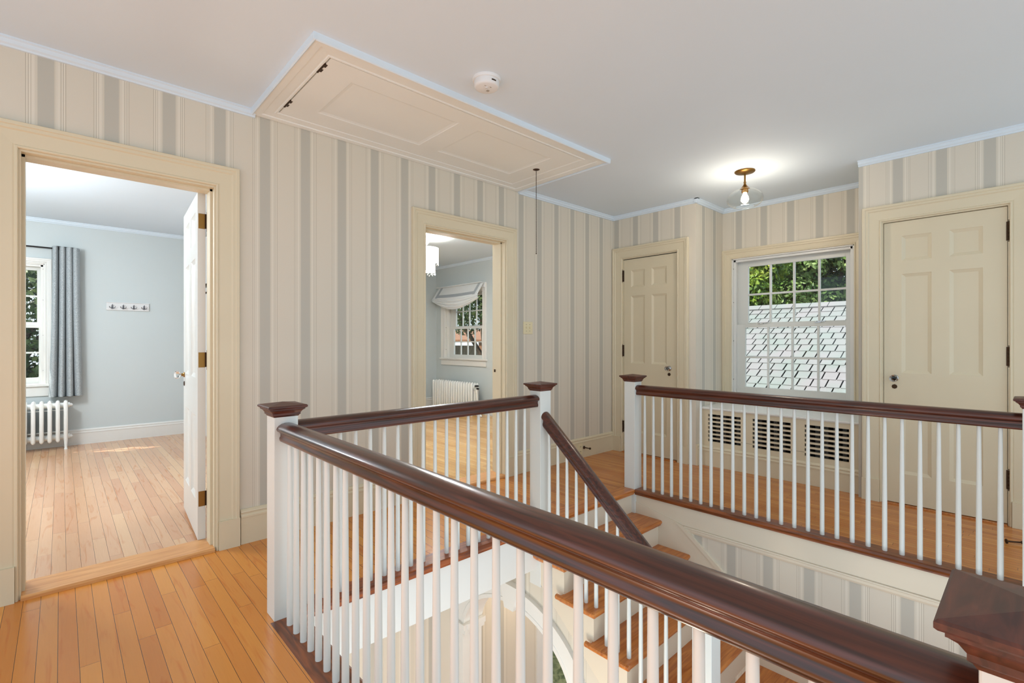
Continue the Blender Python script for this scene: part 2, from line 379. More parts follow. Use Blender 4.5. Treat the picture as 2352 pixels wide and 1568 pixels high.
# thresholds
for nm, a, b, lab in (('trim_13', -.137, .647, 'light wooden threshold of the left doorway'), ('trim_14', 2.078, 2.906, 'light wooden threshold of the middle doorway')):
    m = MB(); m.extr([(3.195, 0), (3.195, .012), (3.203, .021), (3.40, .021), (3.41, .001), (3.41, 0)], 'x', a, b)
    st(nm, m, M['sill'], lab, 'threshold')
for a, b, nm, lab in ((2.452, 3.086, 'trim_15', 'oak sill under the far closet door'), (.12, .774, 'trim_16', 'oak sill under the near closet door')):
    m = MB(); m.box(4.515, 4.62, a, b, 0, .008); st(nm, m, M['tread'], lab, 'threshold')

# ------------------------------------------------------------------ doors
PANZ = [(.23, .742), (.972, 1.705), (1.80, 1.985)]
def panel_slab(mb, w, h, t, cols, rows, dep=.012):
    """slab u:0..w, d:0..t (d=0 front), z 0..h with recessed panels"""
    us = sorted({0, w, *[x for c_ in cols for x in c_]}); zs = sorted({0, h, *[x for c_ in rows for x in c_]})
    for front in (True, False):
        d0 = 0 if front else t; s = 1 if front else -1
        for i in range(len(us)-1):
            for j in range(len(zs)-1):
                a, b, c_, d_ = us[i], us[i+1], zs[j], zs[j+1]
                if (a, b) in cols and (c_, d_) in rows:
                    e1, e2 = .004, .022
                    R = [[(a+e, q, c_+e), (b-e, q, c_+e), (b-e, q, d_-e), (a+e, q, d_-e)] for e, q in ((0, d0), (e1, d0+s*.003), (e2, d0+s*dep))]
                    mb.loft(R, False); mb.add(R[-1], [(0, 1, 2, 3)])
                else:
                    mb.add([(a, d0, c_), (b, d0, c_), (b, d0, d_), (a, d0, d_)], [(0, 1, 2, 3)])
    mb.add([(0, 0, 0), (0, t, 0), (0, t, h), (0, 0, h)], [(0, 1, 2, 3)]); mb.add([(w, 0, 0), (w, t, 0), (w, t, h), (w, 0, h)], [(0, 1, 2, 3)])
    mb.add([(0, 0, h), (w, 0, h), (w, t, h), (0, t, h)], [(0, 1, 2, 3)]); mb.add([(0, 0, 0), (w, 0, 0), (w, t, 0), (0, t, 0)], [(0, 1, 2, 3)])
def hinge_bar(T, u, z, r=.0065, hh=.062):
    m = MB(T)
    prof = [(.0005, -hh-.012), (.005, -hh-.008), (.003, -hh-.002), (r, -hh)]
    for k in range(5):
        z0 = -hh+k*2*hh/5; prof += [(r, z0+.001), (r, z0+2*hh/5-.002), (r*.8, z0+2*hh/5-.0015), (r*.8, z0+2*hh/5)]
    prof += [(.003, hh+.002), (.005, hh+.008), (.0005, hh+.012)]
    m.lathe(prof, (u, .010, z), 10); m.box(u-.012, u+.012, 0, .004, z-hh, z+hh); return m
def knob_parts(T, u, z, par, rose=.026):
    m = MB(T); m.lathe([(rose, 0), (rose, .003), (rose*.8, .007), (.01, .009), (.01, .02)], (u, 0, z), 16, 'y'); o1 = off(m.build('knob_rose', M['chrome'] if rose > .02 else M['brass']), par)
    m = MB(T); m.lathe([(.009, .02), (.012, .026), (.024, .034), (.027, .045), (.024, .056), (.014, .062), (.0005, .063)], (u, 0, z), 8, 'y', False)
    o2 = sub(m.build('knob', M['crystal']), o1); o2['label'] = 'faceted clear glass knob'
    m = MB(T); m.lathe([(.017, 0), (.017, .003), (.014, .005), (.0005, .005)], (u, 0, z-.062), 8, 'y', False); m.box(u-.002, u+.002, .004, .006, z-.073, z-.058); m.lathe([(.004, .0045), (.004, .0062)], (u, 0, z-.058), 8, 'y')
    off(m.build('keyhole_plate', M['brassd']), par)
def closed_door(name, y0, y1, h, cols, hinge_y, hz, knob_y, knob_z, lab):
    t = thing(name, lab, 'door', (4.555, (y0+y1)/2, 0), None, 'structure')
    Td = lambda u, d, z: (4.552+d, y0+u, z+.012)
    m = MB(Td); panel_slab(m, y1-y0, h-.012, .035, [(a-y0, b-y0) for a, b in cols], [(a-.012, b-.012) for a, b in PANZ])
    off(m.build('door_panel', M['trim']), t)
    Th = lambda u, d, z: (4.552-d, u, z)
    for z in hz: off(hinge_bar(Th, hinge_y, z).build('hinge', M['brassd']), t)
    knob_parts(Th, knob_y, knob_z, t)
closed_door('door_2', 2.453, 3.085, 2.105, [(2.568, 2.742), (2.823, 2.993)], 3.092, (1.93, 1.11, .277), 2.54, .935, 'cream six panel closet door in the far corner, closed')
closed_door('door_3', .121, .773, 2.093, [(.236, .405), (.50, .669)], .114, (1.93, 1.108, .30), .71, .934, 'cream six panel closet door at the right edge, closed')
# open door of the left doorway
td = thing('door_1', 'white six panel door standing open into the left room', 'door', (.60, 3.39, 0), None, 'structure')
ang = math.atan2(.047, .75); ca, sa = math.cos(ang), math.sin(ang)
def TD(u, d, z):   # u along leaf from hinge edge, d = through thickness (front = -x face)
    return (.597+d*ca+u*sa, 3.395+u*ca-d*sa, z+.022)
W1 = .752
m = MB(TD); panel_slab(m, W1, 2.075, .04, [(.11, .33), (.422, .642)], [(a-.01, b-.01) for a, b in PANZ])
off(m.build('door_panel', M['white']), td)
for z in (1.93, 1.10, .27):
    m = MB(TD); m.box(-.0015, .0005, .004, .036, z-.072, z+.018+.0)
    m.mi = 0
    for q in (-.055, -.027, .0): m.lathe([(.0045, -.0015), (.0045, -.003)], (0, .014 if q != -.027 else .026, z+q), 8, 'x')
    hp = off(m.build('hinge', M['brass']), td)
    k = MB(TD); k.lathe([(.0005, -.10), (.004, -.095), (.003, -.088), (.006, -.086), (.006, .03), (.003, .032), (.004, .04), (.0005, .045)], (-.004, .05, z), 10)
    k.box(-.005, -.002, .036, .05, z-.07, z+.018)
    kk = k.build('hinge_pin', M['brassd']); kk.parent = hp
    kk.matrix_parent_inverse = Matrix.Identity(4)
TK = lambda u, d, z: TD(u, -d, z)
knob_parts(TK, .70, .95, td, .018)

# ------------------------------------------------------------------ windows
def window(name, T, op, sup, slo, ncol, lab, cas=True, cw=.1, stool=None, rows=2, screws=True, mat='white'):
    """T(u,d,z) d outward(+). op=(u0,u1,z0,z1). sup/slo=(u0,u1,z0,z1,d) glass of upper/lower sash"""
    t = thing(name, lab, 'window', T((op[0]+op[1])/2, 0, op[2]), None, 'structure')
    Tm = lambda u, h, z: T(u, -h, z)
    if cas:
        m = MB(Tm); casing(m, op[0], op[1], op[2], op[3], cw, cprof(cw), Tm)
        off(m.build('window_frame', M['trim'] if mat == 'trim' else M['white']), t)
    m = MB(T); j = .012
    u0, u1, z0, z1 = op
    m.box(u0-.01, u0+j, -.001, .2, z0, z1); m.box(u1-j, u1+.01, -.001, .2, z0, z1); m.box(u0, u1, -.001, .2, z1-j, z1+.01); m.box(u0, u1, .0, .24, z0-.02, z0+.01)
    ds = slo[4]; du = sup[4]
    m.box(u0+j, u0+j+.022, .02, ds-.012, z0, z1-j); m.box(u1-j-.022, u1-j, .02, ds-.012, z0, z1-j); m.box(u0+j, u1-j, .02, ds-.012, z1-j-.022, z1-j)
    m.box(u0+j, u0+j+.012, ds-.01, .2, z0, z1-j); m.box(u1-j-.012, u1-j, ds-.01, .2, z0, z1-j); m.box(u0+j, u1-j, ds-.01, .2, z1-j-.012, z1-j)
    off(m.build('window_jamb', M['white'], None, .002), t)
    for nm, (a, b, c_, d_, dd), (fu0, fu1, fz0, fz1) in (('upper_sash', sup, (u0+j+.012, u1-j-.012, sup[2]-.035, z1-j-.01)), ('lower_sash', slo, (u0+j+.003, u1-j-.003, z0+.01, slo[3]+.035))):
        m = MB(T); th = .016
        m.box(fu0, a, dd-th, dd+th, fz0, fz1); m.box(b, fu1, dd-th, dd+th, fz0, fz1); m.box(a, b, dd-th, dd+th, fz0, c_); m.box(a, b, dd-th, dd+th, d_, fz1)
        for k in range(1, ncol):
            x = a+(b-a)*k/ncol; m.box(x-.009, x+.009, dd-.012, dd+.012, c_, d_)
        for k in range(1, rows):
            z = c_+(d_-c_)*k/rows; m.box(a, b, dd-.0115, dd+.0115, z-.009, z+.009)
        so = off(m.build(nm, M['post'], None, .0015), t)
        g = MB(T); g.box(a, b, dd-.002, dd+.002, c_, d_); go = g.build('glass_pane', M['glass']); go.parent = so; go.matrix_parent_inverse = Matrix.Identity(4)
    if stool:
        m = MB(T); ext = stool; m.box(u0-cw-.02, u1+cw+.02, -.045, .02, z0-.022, z0+.004); m.box(u0-cw, u1+cw, -.02, 0, z0-.022-ext, z0-.022)
        off(m.build('window_sill', M['white'], None, .003), t)
    if screws:
        m = MB(T)
        for zz in (op[2]+.15, op[2]+.55, op[2]+.95, op[2]+1.3): m.box(u1-j-.0025, u1-j-.0005, .010, .016, zz, zz+.012)
        off(m.build('screw_hole', M['dark']), t)
    return t
t = window('window_1', lambda u, d, z: (XW+d, u, z), (1.085, 2.155, .66, 2.068), (1.168, 2.026, 1.404, 1.985, .11), (1.16, 2.04, .742, 1.352, .07), 4,
       'white double hung hall window with small panes over the radiator cover', cw=.095, mat='trim')
for y in (1.38, 1.89):
    m = MB(); m.box(XW+.045, XW+.075, y-.025, y+.025, 1.385, 1.393); m.lathe([(.012, 0), (.012, .012)], (XW+.06, y, 1.39), 10); m.box(XW+.05, XW+.07, y-.06, y, 1.393, 1.403)
    off(m.build('sash_lock', M['chrome']), t)
window('window_2', lambda u, d, z: (u, YR+d, z), (-.985, -.135, .725, 2.09), (-.92, -.2, 1.43, 2.02, .12), (-.935, -.185, .80, 1.365, .08), 3,
       'white double hung window in the left room beside the grey curtain', cw=.06, stool=.11)
window('window_3', lambda u, d, z: (XW+.03+d, u, z), (6.28, 7.37, .915, 2.10), (6.41, 7.19, 1.49, 2.02, .13), (6.40, 7.20, .98, 1.44, .09), 4,
       'white double hung window under the roman shade in the middle room', cw=.10, stool=.10)

# ------------------------------------------------------------------ radiator cover below hall window
rc = thing('radiator_cover', 'painted radiator cover with three slotted grilles under the hall window', 'radiator cover', (4.8, 1.6, 0))
m = MB(); X0, X1 = 4.63, 4.65; ya, yb = .932, 2.248
groups = [(1.012, 1.33), (1.437, 1.755), (1.86, 2.17)]
m.box(X0, X1, ya, yb, 0, .237); m.box(X0, X1, ya, yb, .502, .545)
prev = ya
for a, b in groups: m.box(X0, X1, prev, a, .237, .502); prev = b
m.box(X0, X1, prev, yb, .237, .502)
for a, b in groups:
    for k in range(6): z = .2612+k*.0402; m.box(X0, X1, a, b, z, z+.0158)
off(m.build('cover_panel', M['trim']), rc)
m = MB(); m.extr([(4.618, .548), (4.614, .556), (4.618, .566), (XW, .566), (XW, .546), (4.618, .546)], 'y', ya, yb)
m.box(XW-.02, XW, ya, yb, .566, .64)
o = off(m.build('cover_shelf', M['white']), rc); o['label'] = 'smooth painted shelf top'
m = MB(); m.extr([(4.63-u, v) for u, v in base_prof(.19)], 'y', ya, yb); off(m.build('cover_base', M['trim']), rc)
m = MB(); m.box(4.9, 4.91, .95, 2.2, 0, .54); o = off(m.build('shade_backing', M['dark']), rc)  # near-black sheet, painted in as the dark inside the cover
m = MB()
for k in range(18): m.box(4.72, 4.83, .98+k*.066, .98+k*.066+.03, .08, .5)
off(m.build('radiator_fins', plain('shaded_fin_grey', rgb(84, 80, 76), .6)), rc)  # fins coloured dark grey to carry the shade behind the slots
for a, b in ((1.755, 1.86), (1.33, 1.437)): m = MB(); m.box(4.6285, 4.6295, a, b, .268, .2695); off(m.build('panel_seam', M['dark']), rc)

# ------------------------------------------------------------------ attic hatch
ah = thing('attic_hatch', 'large cream panelled attic hatch with hinges set in the ceiling', 'attic hatch', (1.95, 2.7, 2.6))
x0, x1, y0, y1 = .962, 2.885, 2.335, 3.105
TH = lambda u, h, v: (u, v, 2.6-h)
m = MB(TH)
pr = [(0, 0), (0, .012), (.006, .018), (.014, .018), (.018, .013), (.03, .015), (.07, .017), (.074, .022), (.098, .024), (.112, .024), (.116, .018), (.116, 0)]
R = [[(x0-d, h, y0-d), (x0-d, h, y1+d), (x1+d*1.55, h, y1+d), (x1+d*1.55, h, y0-d)] for d, h in pr]
for k in range(4):
    a, b = k, (k+1) % 4
    m.loft([[r[a] for r in R], [r[b] for r in R]], True)
off(m.build('hatch_frame', M['hatch']), ah)
m = MB(); xs_, xe_, ys_, ye_ = x0-.118, x1+.1825+.008, y0-.124, 3.219
pr = [(0, 0), (0, .03), (.006, .034), (.012, .03), (.014, 0)]
m.extr([(y0-.116-u, 2.6-v) for u, v in pr], 'x', x0-.13, x1+.195)
m.extr([(x0-.116-u, 2.6-v) for u, v in pr], 'y', y0-.13, 3.219)
m.extr([(x1+.18+u, 2.6-v) for u, v in pr], 'y', y0-.13, 3.219)
off(m.build('hatch_edge', M['ceil']), ah)
m = MB(lambda u, d, v: (x0+.004+u, y0+.003+v, 2.585+d))
panel_slab(m, x1-x0-.008, y1-y0-.006, .0145, [(1.13-x0, 1.84-x0), (1.993-x0, 2.70-x0)], [(.14, .607)], .007)
off(m.build('hatch_door', M['hatch']), ah)
for y in (2.45, 2.95):
    m = MB(); m.tube([(x0, y-.05, 2.586), (x0, y+.05, 2.586)], .007, 8); m.box(x0-.002, x0+.016, y-.045, y-.015, 2.584, 2.588); m.box(x0-.002, x0+.016, y+.01, y+.04, 2.584, 2.588)
    off(m.build('hinge', M['brassd']), ah)
pc = thing('pull_chain', 'dark metal chain hanging from the attic hatch', 'pull chain', (2.794, 2.721, 2.588))
m = MB(); m.lathe([(.028, 0), (.028, -.003), (.02, -.007), (.007, -.009), (.0005, -.009)], (2.794, 2.721, 2.588), 18); off(m.build('chain_plate', M['brassd']), pc)
m = MB(); z = 2.578; k = 0
while z > 1.925:
    pts = []
    for i in range(9):
        a = 2*PI*i/8; h = .0038*math.cos(a); v = .0085*math.sin(a)
        pts.append((2.794+(h if k % 2 else 0), 2.721+(0 if k % 2 else h), z-.008+v))
    m.tube(pts, .0013, 5); z -= .0135; k += 1
m.sphere((2.794, 2.721, z-.004), .005, 6)
off(m.build('chain', M['brassd']), pc)

# ------------------------------------------------------------------ smoke detector
sdn = thing('smoke_detector', 'round white smoke detector on the ceiling', 'smoke detector', (1.66, 1.985, 2.6))
c0 = (1.66, 1.985, 2.6)
m = MB(); m.lathe([(.076, 0), (.076, -.008), (.073, -.012), (.0725, -.014), (.07, -.014)], c0, 40); off(m.build('mounting_base', M['plastic']), sdn)
m = MB(); m.lathe([(.066, -.01), (.0665, -.016), (.066, -.038), (.062, -.046), (.055, -.049), (.0005, -.050)], c0, 40); db_ = off(m.build('detector_body', M['plastic']), sdn)
m = MB(); m.lathe([(.008, -.050), (.008, -.053), (.0005, -.054)], (1.65, 1.975, 2.6), 14); sub(m.build('test_button', M['plastic']), db_)
m = MB()
for q in range(4): m.box(1.672+q*.004, 1.674+q*.004, 1.99, 2.006, 2.5495, 2.551)
off(m.build('speaker_grille', M['chrome']), sdn)
m = MB(); m.box(1.66, 1.672, 1.958, 1.962, 2.5495, 2.551); off(m.build('indicator', M['chrome']), sdn)
m = MB(); m.box(1.63, 1.643, 1.965, 1.968, 2.5495, 2.551); off(m.build('indicator', M['chrome']), sdn)
m = MB(); R = []
for k in range(9):
    a = math.atan2(-1.985, -1.66)+.42+k*.05; ca_, sa_ = math.cos(a), math.sin(a)
    R.append([(c0[0]+r_*ca_, c0[1]+r_*sa_, z_) for r_, z_ in ((.064, 2.566), (.0672, 2.566), (.0672, 2.573), (.064, 2.573))])
m.loft(R); off(m.build('vent_slot', M['brassd']), sdn)

# ------------------------------------------------------------------ ceiling light
cl = thing('ceiling_light', 'brass ceiling light with clear glass globe and glowing bulb', 'ceiling light', (4.1, 1.613, 2.6))
c0 = (4.1, 1.613, 2.6)
m = MB(); m.lathe([(.077, 0), (.078, -.006), (.072, -.012), (.03, -.019), (.014, -.026), (.0005, -.026)], c0, 32); off(m.build('canopy', M['brass']), cl)
m = MB(); m.lathe([(.007, -.02), (.007, -.085), (.010, -.089), (.010, -.098), (.007, -.101), (.012, -.112), (.026, -.132), (.036, -.139), (.036, -.143), (.026, -.145), (.026, -.172), (.024, -.176), (.0005, -.176)], c0, 20); off(m.build('stem', M['brass']), cl)
m = MB()
pr = [(.034, -.142)]
for k in range(1, 15):
    a = PI*k/16; pr.append((.034+(.137-.034)*math.sin(a*.98)**.75 if k < 8 else .137*math.sin(a)**.62, -.142-.15*(1-math.cos(a))/2))
pr = [(.034, -.142), (.06, -.15), (.09, -.163), (.117, -.183), (.132, -.205), (.137, -.228), (.133, -.25), (.118, -.27), (.096, -.284), (.074, -.29)]
inn = [(r-.003, z+.001) for r, z in pr[::-1]]
m.lathe(pr+[(.071, -.291), (.074, -.287)], c0, 40, 'z', True, False); off(m.build('glass_globe', pane_glass('clear_globe_glass', .9, 2.6)), cl)
bm_ = bpy.data.materials.new('bulb_glow'); bm_.use_nodes = True; e_ = bm_.node_tree.nodes['Principled BSDF']; e_.inputs['Emission Color'].default_value = (1, .82, .6, 1); e_.inputs['Emission Strength'].default_value = 14
m = MB(); m.lathe([(.014, -.176), (.016, -.19), (.026, -.21), (.029, -.228), (.024, -.248), (.012, -.26), (.0005, -.263)], c0, 20); off(m.build('bulb', bm_), cl)
pl = bpy.data.lights.new('bulb_light', 'POINT'); pl.energy = 7; pl.color = (1, .86, .7); pl.shadow_soft_size = .04
po = bpy.data.objects.new('bulb_light', pl); COL.objects.link(po); po.location = (4.1, 1.613, 2.31)

# ------------------------------------------------------------------ switch plate, outlet, door stops
sp = thing('light_switch', 'ivory double toggle switch plate right of the middle doorway', 'light switch', (3.19, 3.22, 1.335))
m = MB(); m.box(3.130, 3.252, 3.214, 3.22, 1.277, 1.392); spp = off(m.build('switch_plate', M['ivory'], None, .003), sp)
for x in (3.168, 3.214):
    m = MB(); m.box(x-.005, x+.005, 3.203, 3.215, 1.328, 1.346); off(m.build('toggle', M['ivory'], None, .001), sp)
    for z in (1.305, 1.366): m = MB(); m.lathe([(.003, 0), (.003, -.001)], (x, 3.214, z), 8, 'y'); sub(m.build('screw', M['brassd']), spp)
ou = thing('wall_outlet', 'ivory wall outlet in the baseboard right of the middle doorway', 'outlet', (3.935, 3.2, .1))
m = MB(); m.box(3.90, 3.97, 3.196, 3.203, .035, .15); off(m.build('outlet_plate', M['ivory'], None, .002), ou)
for z in (.055, .105):
    m = MB(); m.box(3.918, 3.952, 3.1955, 3.1965, z, z+.03); so_ = off(m.build('socket', M['ivory']), ou)
    for x in (3.926, 3.943): m = MB(); m.box(x, x+.003, 3.1948, 3.1958, z+.01, z+.022); sub(m.build('socket_slot', M['dark']), so_)
m = MB(); m.lathe([(.016, 0), (.016, -.005), (.006, -.01), (.005, -.07), (.011, -.073), (.011, -.085), (.0005, -.088)], (3.998, 3.2, .105), 12, 'y')
tag(m.build('door_stop', M['brassd']), 'dark metal door stop on the baseboard beside the wall outlet', 'door stop')
m = MB(); m.lathe([(.014, 0), (.014, .004), (.005, .008), (.005, .07), (.009, .072), (.009, .08), (.0005, .082)], (0, 0, 0), 12, 'z')
o = tag(m.build('door_stop', M['brassd']), 'dark metal door stop lying near the near closet door', 'door stop')
o.location = (4.13, .115, .015); o.rotation_euler = (PI/2-.02, 0, .5)

# ------------------------------------------------------------------ newel posts and balustrades
def newel(x, y, z0, top, lab):
    t = thing('newel_post', lab, 'newel post', (x, y, z0), 'newel posts of the stairwell')
    h = .05
    m = MB(); m.box(x-h, x+h, y-h, y+h, z0, top+.004); off(m.build('post', M['post'], None, .0025), t)
    pr = [(.0505, 0), (.054, .006), (.058, .009), (.058, .016), (.060, .019), (.064, .0255), (.071, .031), (.073, .032), (.073, .036), (.078, .038), (.081, .041), (.081, .047), (.078, .05)]
    m = MB(); R = [[(x-a, y-a, top+b), (x+a, y-a, top+b), (x+a, y+a, top+b), (x-a, y+a, top+b)] for a, b in pr]
    m.loft(R, False); m.add(R[0], [(0, 1, 2, 3)]); m.add(R[-1]+[(x, y, top+.062)], [(0, 1, 4), (1, 2, 4), (2, 3, 4), (3, 0, 4)])
    o = off(m.build('post_cap', M['cap']), t); o['label'] = 'dark mahogany moulded cap'
    return t
newel(.72, 2.27, 0, .876, 'white newel post at the left corner of the stairwell, nearest the open door')
newel(2.37, 2.27, -.42, .876, 'white newel post at the head of the stairs where the sloping handrail starts')
newel(3.48, 2.27, -.194, .876, 'white newel post in front of the far closet door')
newel(3.48, -.01, 0, .876, 'white newel post at the right edge in front of the near closet door')
newel(.72, -.012, 0, .874, 'newel post closest to the viewer, only its big dark cap shows at bottom right')
newel(2.37, 1.12, -.97, -.10, 'lower white newel post on the stair landing, seen below the near handrail')
RP = [(-.024, 0), (-.028, .003), (-.031, .010), (-.031, .018), (-.027, .024), (-.0265, .034), (-.030, .041), (-.036, .044), (-.041, .048), (-.0435, .055), (-.041, .062), (-.034, .070), (-.022, .077), (-.008, .0805)]
RP = RP + [(-a, b) for a, b in RP[::-1]]
def bal_mesh():
    m = MB(); return m
def railing(name, lab, loc):
    return thing(name, lab, 'balustrade', loc)
_bal = {}
def baluster(par, x, y, z0, z1):
    h = round(z1-z0, 3)
    if h not in _bal:
        m = MB(); m.lathe([(.0125, 0), (.0128, h*.04), (.0122, h*.35), (.0098, h*.8), (.0088, h)], (0, 0, 0), 14); o = m.build('baluster', M['post']); _bal[h] = o
        me = o
    else:
        me = _bal[h].copy(); COL.objects.link(me)
    me.parent = par; me.location = (x-par.location.x, y-par.location.y, z0-par.location.z)
    return me
ZR = .77
# near
b1 = railing('balustrade', 'long balustrade nearest the viewer, dark handrail running from the left newel to bottom right', (.72, 1.1, 0))
m = MB(); m.extr([(.722+u, ZR+v) for u, v in RP], 'y', .038, 2.22, True); off(m.build('handrail', M['rail']), b1)['label'] = 'dark mahogany handrail'
m = MB(); m.extr([(.655, -.03), (.655, .0015), (.78, .0015), (.79, -.006), (.793, -.018), (.785, -.03)], 'y', .038, 2.22); off(m.build('shoe_rail', M['shoe']), b1)['label'] = 'dark worn wooden base strip'
for k in range(27): baluster(b1, .713, 2.154-.0785*k, .001, ZR+.002)
# middle (along the striped wall)
b2 = railing('balustrade', 'balustrade parallel to the striped wall between the left newel and stair head newel', (1.5, 2.27, 0))
m = MB(); m.extr([(2.272+u, ZR+v) for u, v in RP], 'x', .77, 2.32, True); off(m.build('handrail', M['railx']), b2)['label'] = 'dark mahogany handrail'
m = MB(); m.extr([(2.335, -.03), (2.335, .0015), (2.222, .0015), (2.213, -.004), (2.21, -.016), (2.216, -.03)], 'x', .77, 2.32)
m.extr([(2.222, -.03), (2.222, -.042), (2.235, -.048), (2.25, -.048), (2.25, -.03)], 'x', .77, 2.32); off(m.build('shoe_rail', M['shoex']), b2)['label'] = 'dark stained base strip'
for k in range(19): baluster(b2, 2.231-.0777*k, 2.28, .001, ZR+.002)
# right
b3 = railing('balustrade', 'balustrade on the far side of the stairwell in front of window and closet doors', (3.48, 1.1, 0))
m = MB(); m.extr([(3.478+u, ZR+v) for u, v in RP], 'y', .04, 2.22, True); off(m.build('handrail', M['rail']), b3)['label'] = 'dark mahogany handrail'
m = MB(); m.extr([(3.54, -.03), (3.54, .0015), (3.432, .0015), (3.424, -.004), (3.42, -.016), (3.426, -.03)], 'y', .04, 2.22)
m.extr([(3.43, -.03), (3.43, -.04), (3.445, -.046), (3.46, -.046), (3.46, -.03)], 'y', .04, 2.22); off(m.build('shoe_rail', M['shoe']), b3)['label'] = 'dark stained base strip'
for k in range(27): baluster(b3, 3.48, 2.158-.0785*k, .001, ZR+.002)
# stair balustrade
GO = .2325; RI = .194
b4 = railing('balustrade', 'sloping stair balustrade descending from the stair head newel', (2.37, 1.7, -.4))
def zr(y): return .732-.855*(2.214-y)
m = MB(); ya, yb = 2.222, 1.17
m.loft([[(2.37+u, ya, zr(ya)-.098+v*1.22) for u, v in RP], [(2.37+u, yb, zr(yb)-.098+v*1.22) for u, v in RP]], True, True)
off(m.build('handrail', M['rail']), b4)['label'] = 'dark mahogany sloping handrail'
for k in range(13):
    y = 2.172-.0765*k
    tk = 0 if y > 2.215 else int((2.215-y)/GO)+1
    baluster(b4, 2.352, y, -RI*tk, zr(y)-.092)

# ------------------------------------------------------------------ stairs
sc = thing('staircase', 'wooden stairs with oak treads and cream risers going down from the hall', 'stairs', (2.9, 1.6, -.6))
for k in range(0, 5):
    n0 = 2.215-GO*k; z = -RI*k
    if k == 0:
        m = MB(); m.extr([(2.335, z-.03), (2.335, z+.0005), (n0+.012, z+.0005), (n0+.003, z-.005), (n0, z-.015), (n0+.006, z-.028), (n0+.01, z-.03)], 'x', 2.42, 3.43)
        m.extr([(n0+.012, z-.03), (n0+.012, z-.038), (n0+.022, z-.046), (n0+.035, z-.046), (n0+.035, z-.03)], 'x', 2.42, 3.43)
    else:
        b = n0+GO+.04
        m = MB(); m.extr([(b, z-.03), (b, z), (n0+.012, z), (n0+.003, z-.005), (n0, z-.015), (n0+.006, z-.028), (n0+.01, z-.03)], 'x', 2.30, 3.46)
        m.extr([(n0+.012, z-.03), (n0+.012, z-.038), (n0+.022, z-.046), (n0+.035, z-.046), (n0+.035, z-.03)], 'x', 2.305, 3.46)
        # return nosing on the open side, running past the riser behind
        m.extr([(2.30, z-.03), (2.30, z), (2.29, z), (2.281, z-.006), (2.279, z-.015), (2.284, z-.028)], 'y', n0+.001, n0+GO+.075)
        m.extr([(2.305, z-.03), (2.297, z-.036), (2.305, z-.046), (2.325, z-.046), (2.325, z-.03)], 'y', n0+.02, n0+GO+.055)
    if k < 5: off(m.build('tread', M['tread']), sc)
    m = MB(); xl = 2.3602 if k else 2.42
    m.box(xl, 3.46 if k else 3.45, n0+.035, n0+.05, -RI*(k+1), z-.03); off(m.build('riser', M['fascia']), sc)
# open-side stringer (cut to the steps)
m = MB(); prev = None
def low(y): return -.40-.843*(2.22-y)+.03
for k in range(0, 5):
    ytop = 2.25-GO*k+.0; ybot = 2.25-GO*(k+1)
    z = -RI*(k+1)-.03
    y1_, y0_ = ytop, ybot
    if k == 4: y0_ = 1.17
    v = [(x, y, zz) for x in (2.3225, 2.36) for y, zz in ((y1_, z), (y0_, z), (y0_, low(y0_)-.03), (y1_, low(y1_)-.03))]
    m.add(v, [(0, 1, 2, 3), (7, 6, 5, 4), (0, 4, 5, 1), (1, 5, 6, 2), (2, 6, 7, 3), (3, 7, 4, 0)])
off(m.build('stringer', M['fascia']), sc)
# landing
m = MB(); m.box(2.34, 3.46, -.4, 1.30, -1.05, -.97)
st('floor', m, M['tread'], 'oak landing at the turn of the stairs', 'floor')
# wall below right balustrade
m = MB(); m.box(3.46, 3.49, -.4, 2.27, -2.75, 0); m.box(3.49, 3.52, 2.2, 3.2, -2.75, -.31) if False else None
st('wall_stair', m, M['wpS'], 'striped stairwell wall below the far balustrade', 'wall')
m = MB(); m.box(3.452, 3.461, .0, 2.23, -.185, -.03); st('trim_17', m, M['fascia'], 'cream fascia board below the far balustrade', 'fascia')
m = MB(); m.extr([(3.461, -.185), (3.443, -.187), (3.441, -.195), (3.447, -.2), (3.447, -.215), (3.453, -.228), (3.461, -.23)], 'y', -.3, 1.80); st('trim_18', m, M['fascia'], 'thin moulding under the cream fascia board', 'moulding')
# skirt board along the stair on the right wall
def sk(y): return -.170-.80*(1.872-y)
m = MB()
v = [(x, y, z) for x in (3.445, 3.461) for y, z in ((2.23, -.1), (1.872, -.170), (1.20, sk(1.20)), (.98, -.80), (-.3, -.80), (-.3, -.97), (1.30, -.97), (2.23, -.40))]
n = 8; m.add(v, [tuple(range(n)), tuple(range(n, 2*n))[::-1]]+[(i, (i+1) % n, n+(i+1) % n, n+i) for i in range(n)])
st('trim_19', m, M['fascia'], 'cream skirt board following the stairs on the right wall', 'skirt board')
m = MB(); v = [(x, y, z) for x in (3.438, 3.461) for y, z in ((1.872, -.170), (1.20, sk(1.20)), (1.20, sk(1.2)+.035), (1.81, sk(1.872)+.0-.015))]
m.add(v, [(0, 1, 2, 3), (7, 6, 5, 4), (0, 4, 5, 1), (1, 5, 6, 2), (2, 6, 7, 3), (3, 7, 4, 0)])
st('trim_20', m, M['fascia'], 'slanting moulding on top of the skirt board', 'moulding')
# fascia of the middle balustrade
m = MB(); m.box(.775, 2.32, 2.25, 2.27, -.302, -.03); st('trim_21', m, M['white'], 'white fascia board below the balustrade along the striped wall', 'fascia')
m = MB(); m.box(.76, .775, -.06, 2.27, -.302, -.03); st('trim_22', m, M['white'], 'white fascia board below the nearest balustrade', 'fascia')

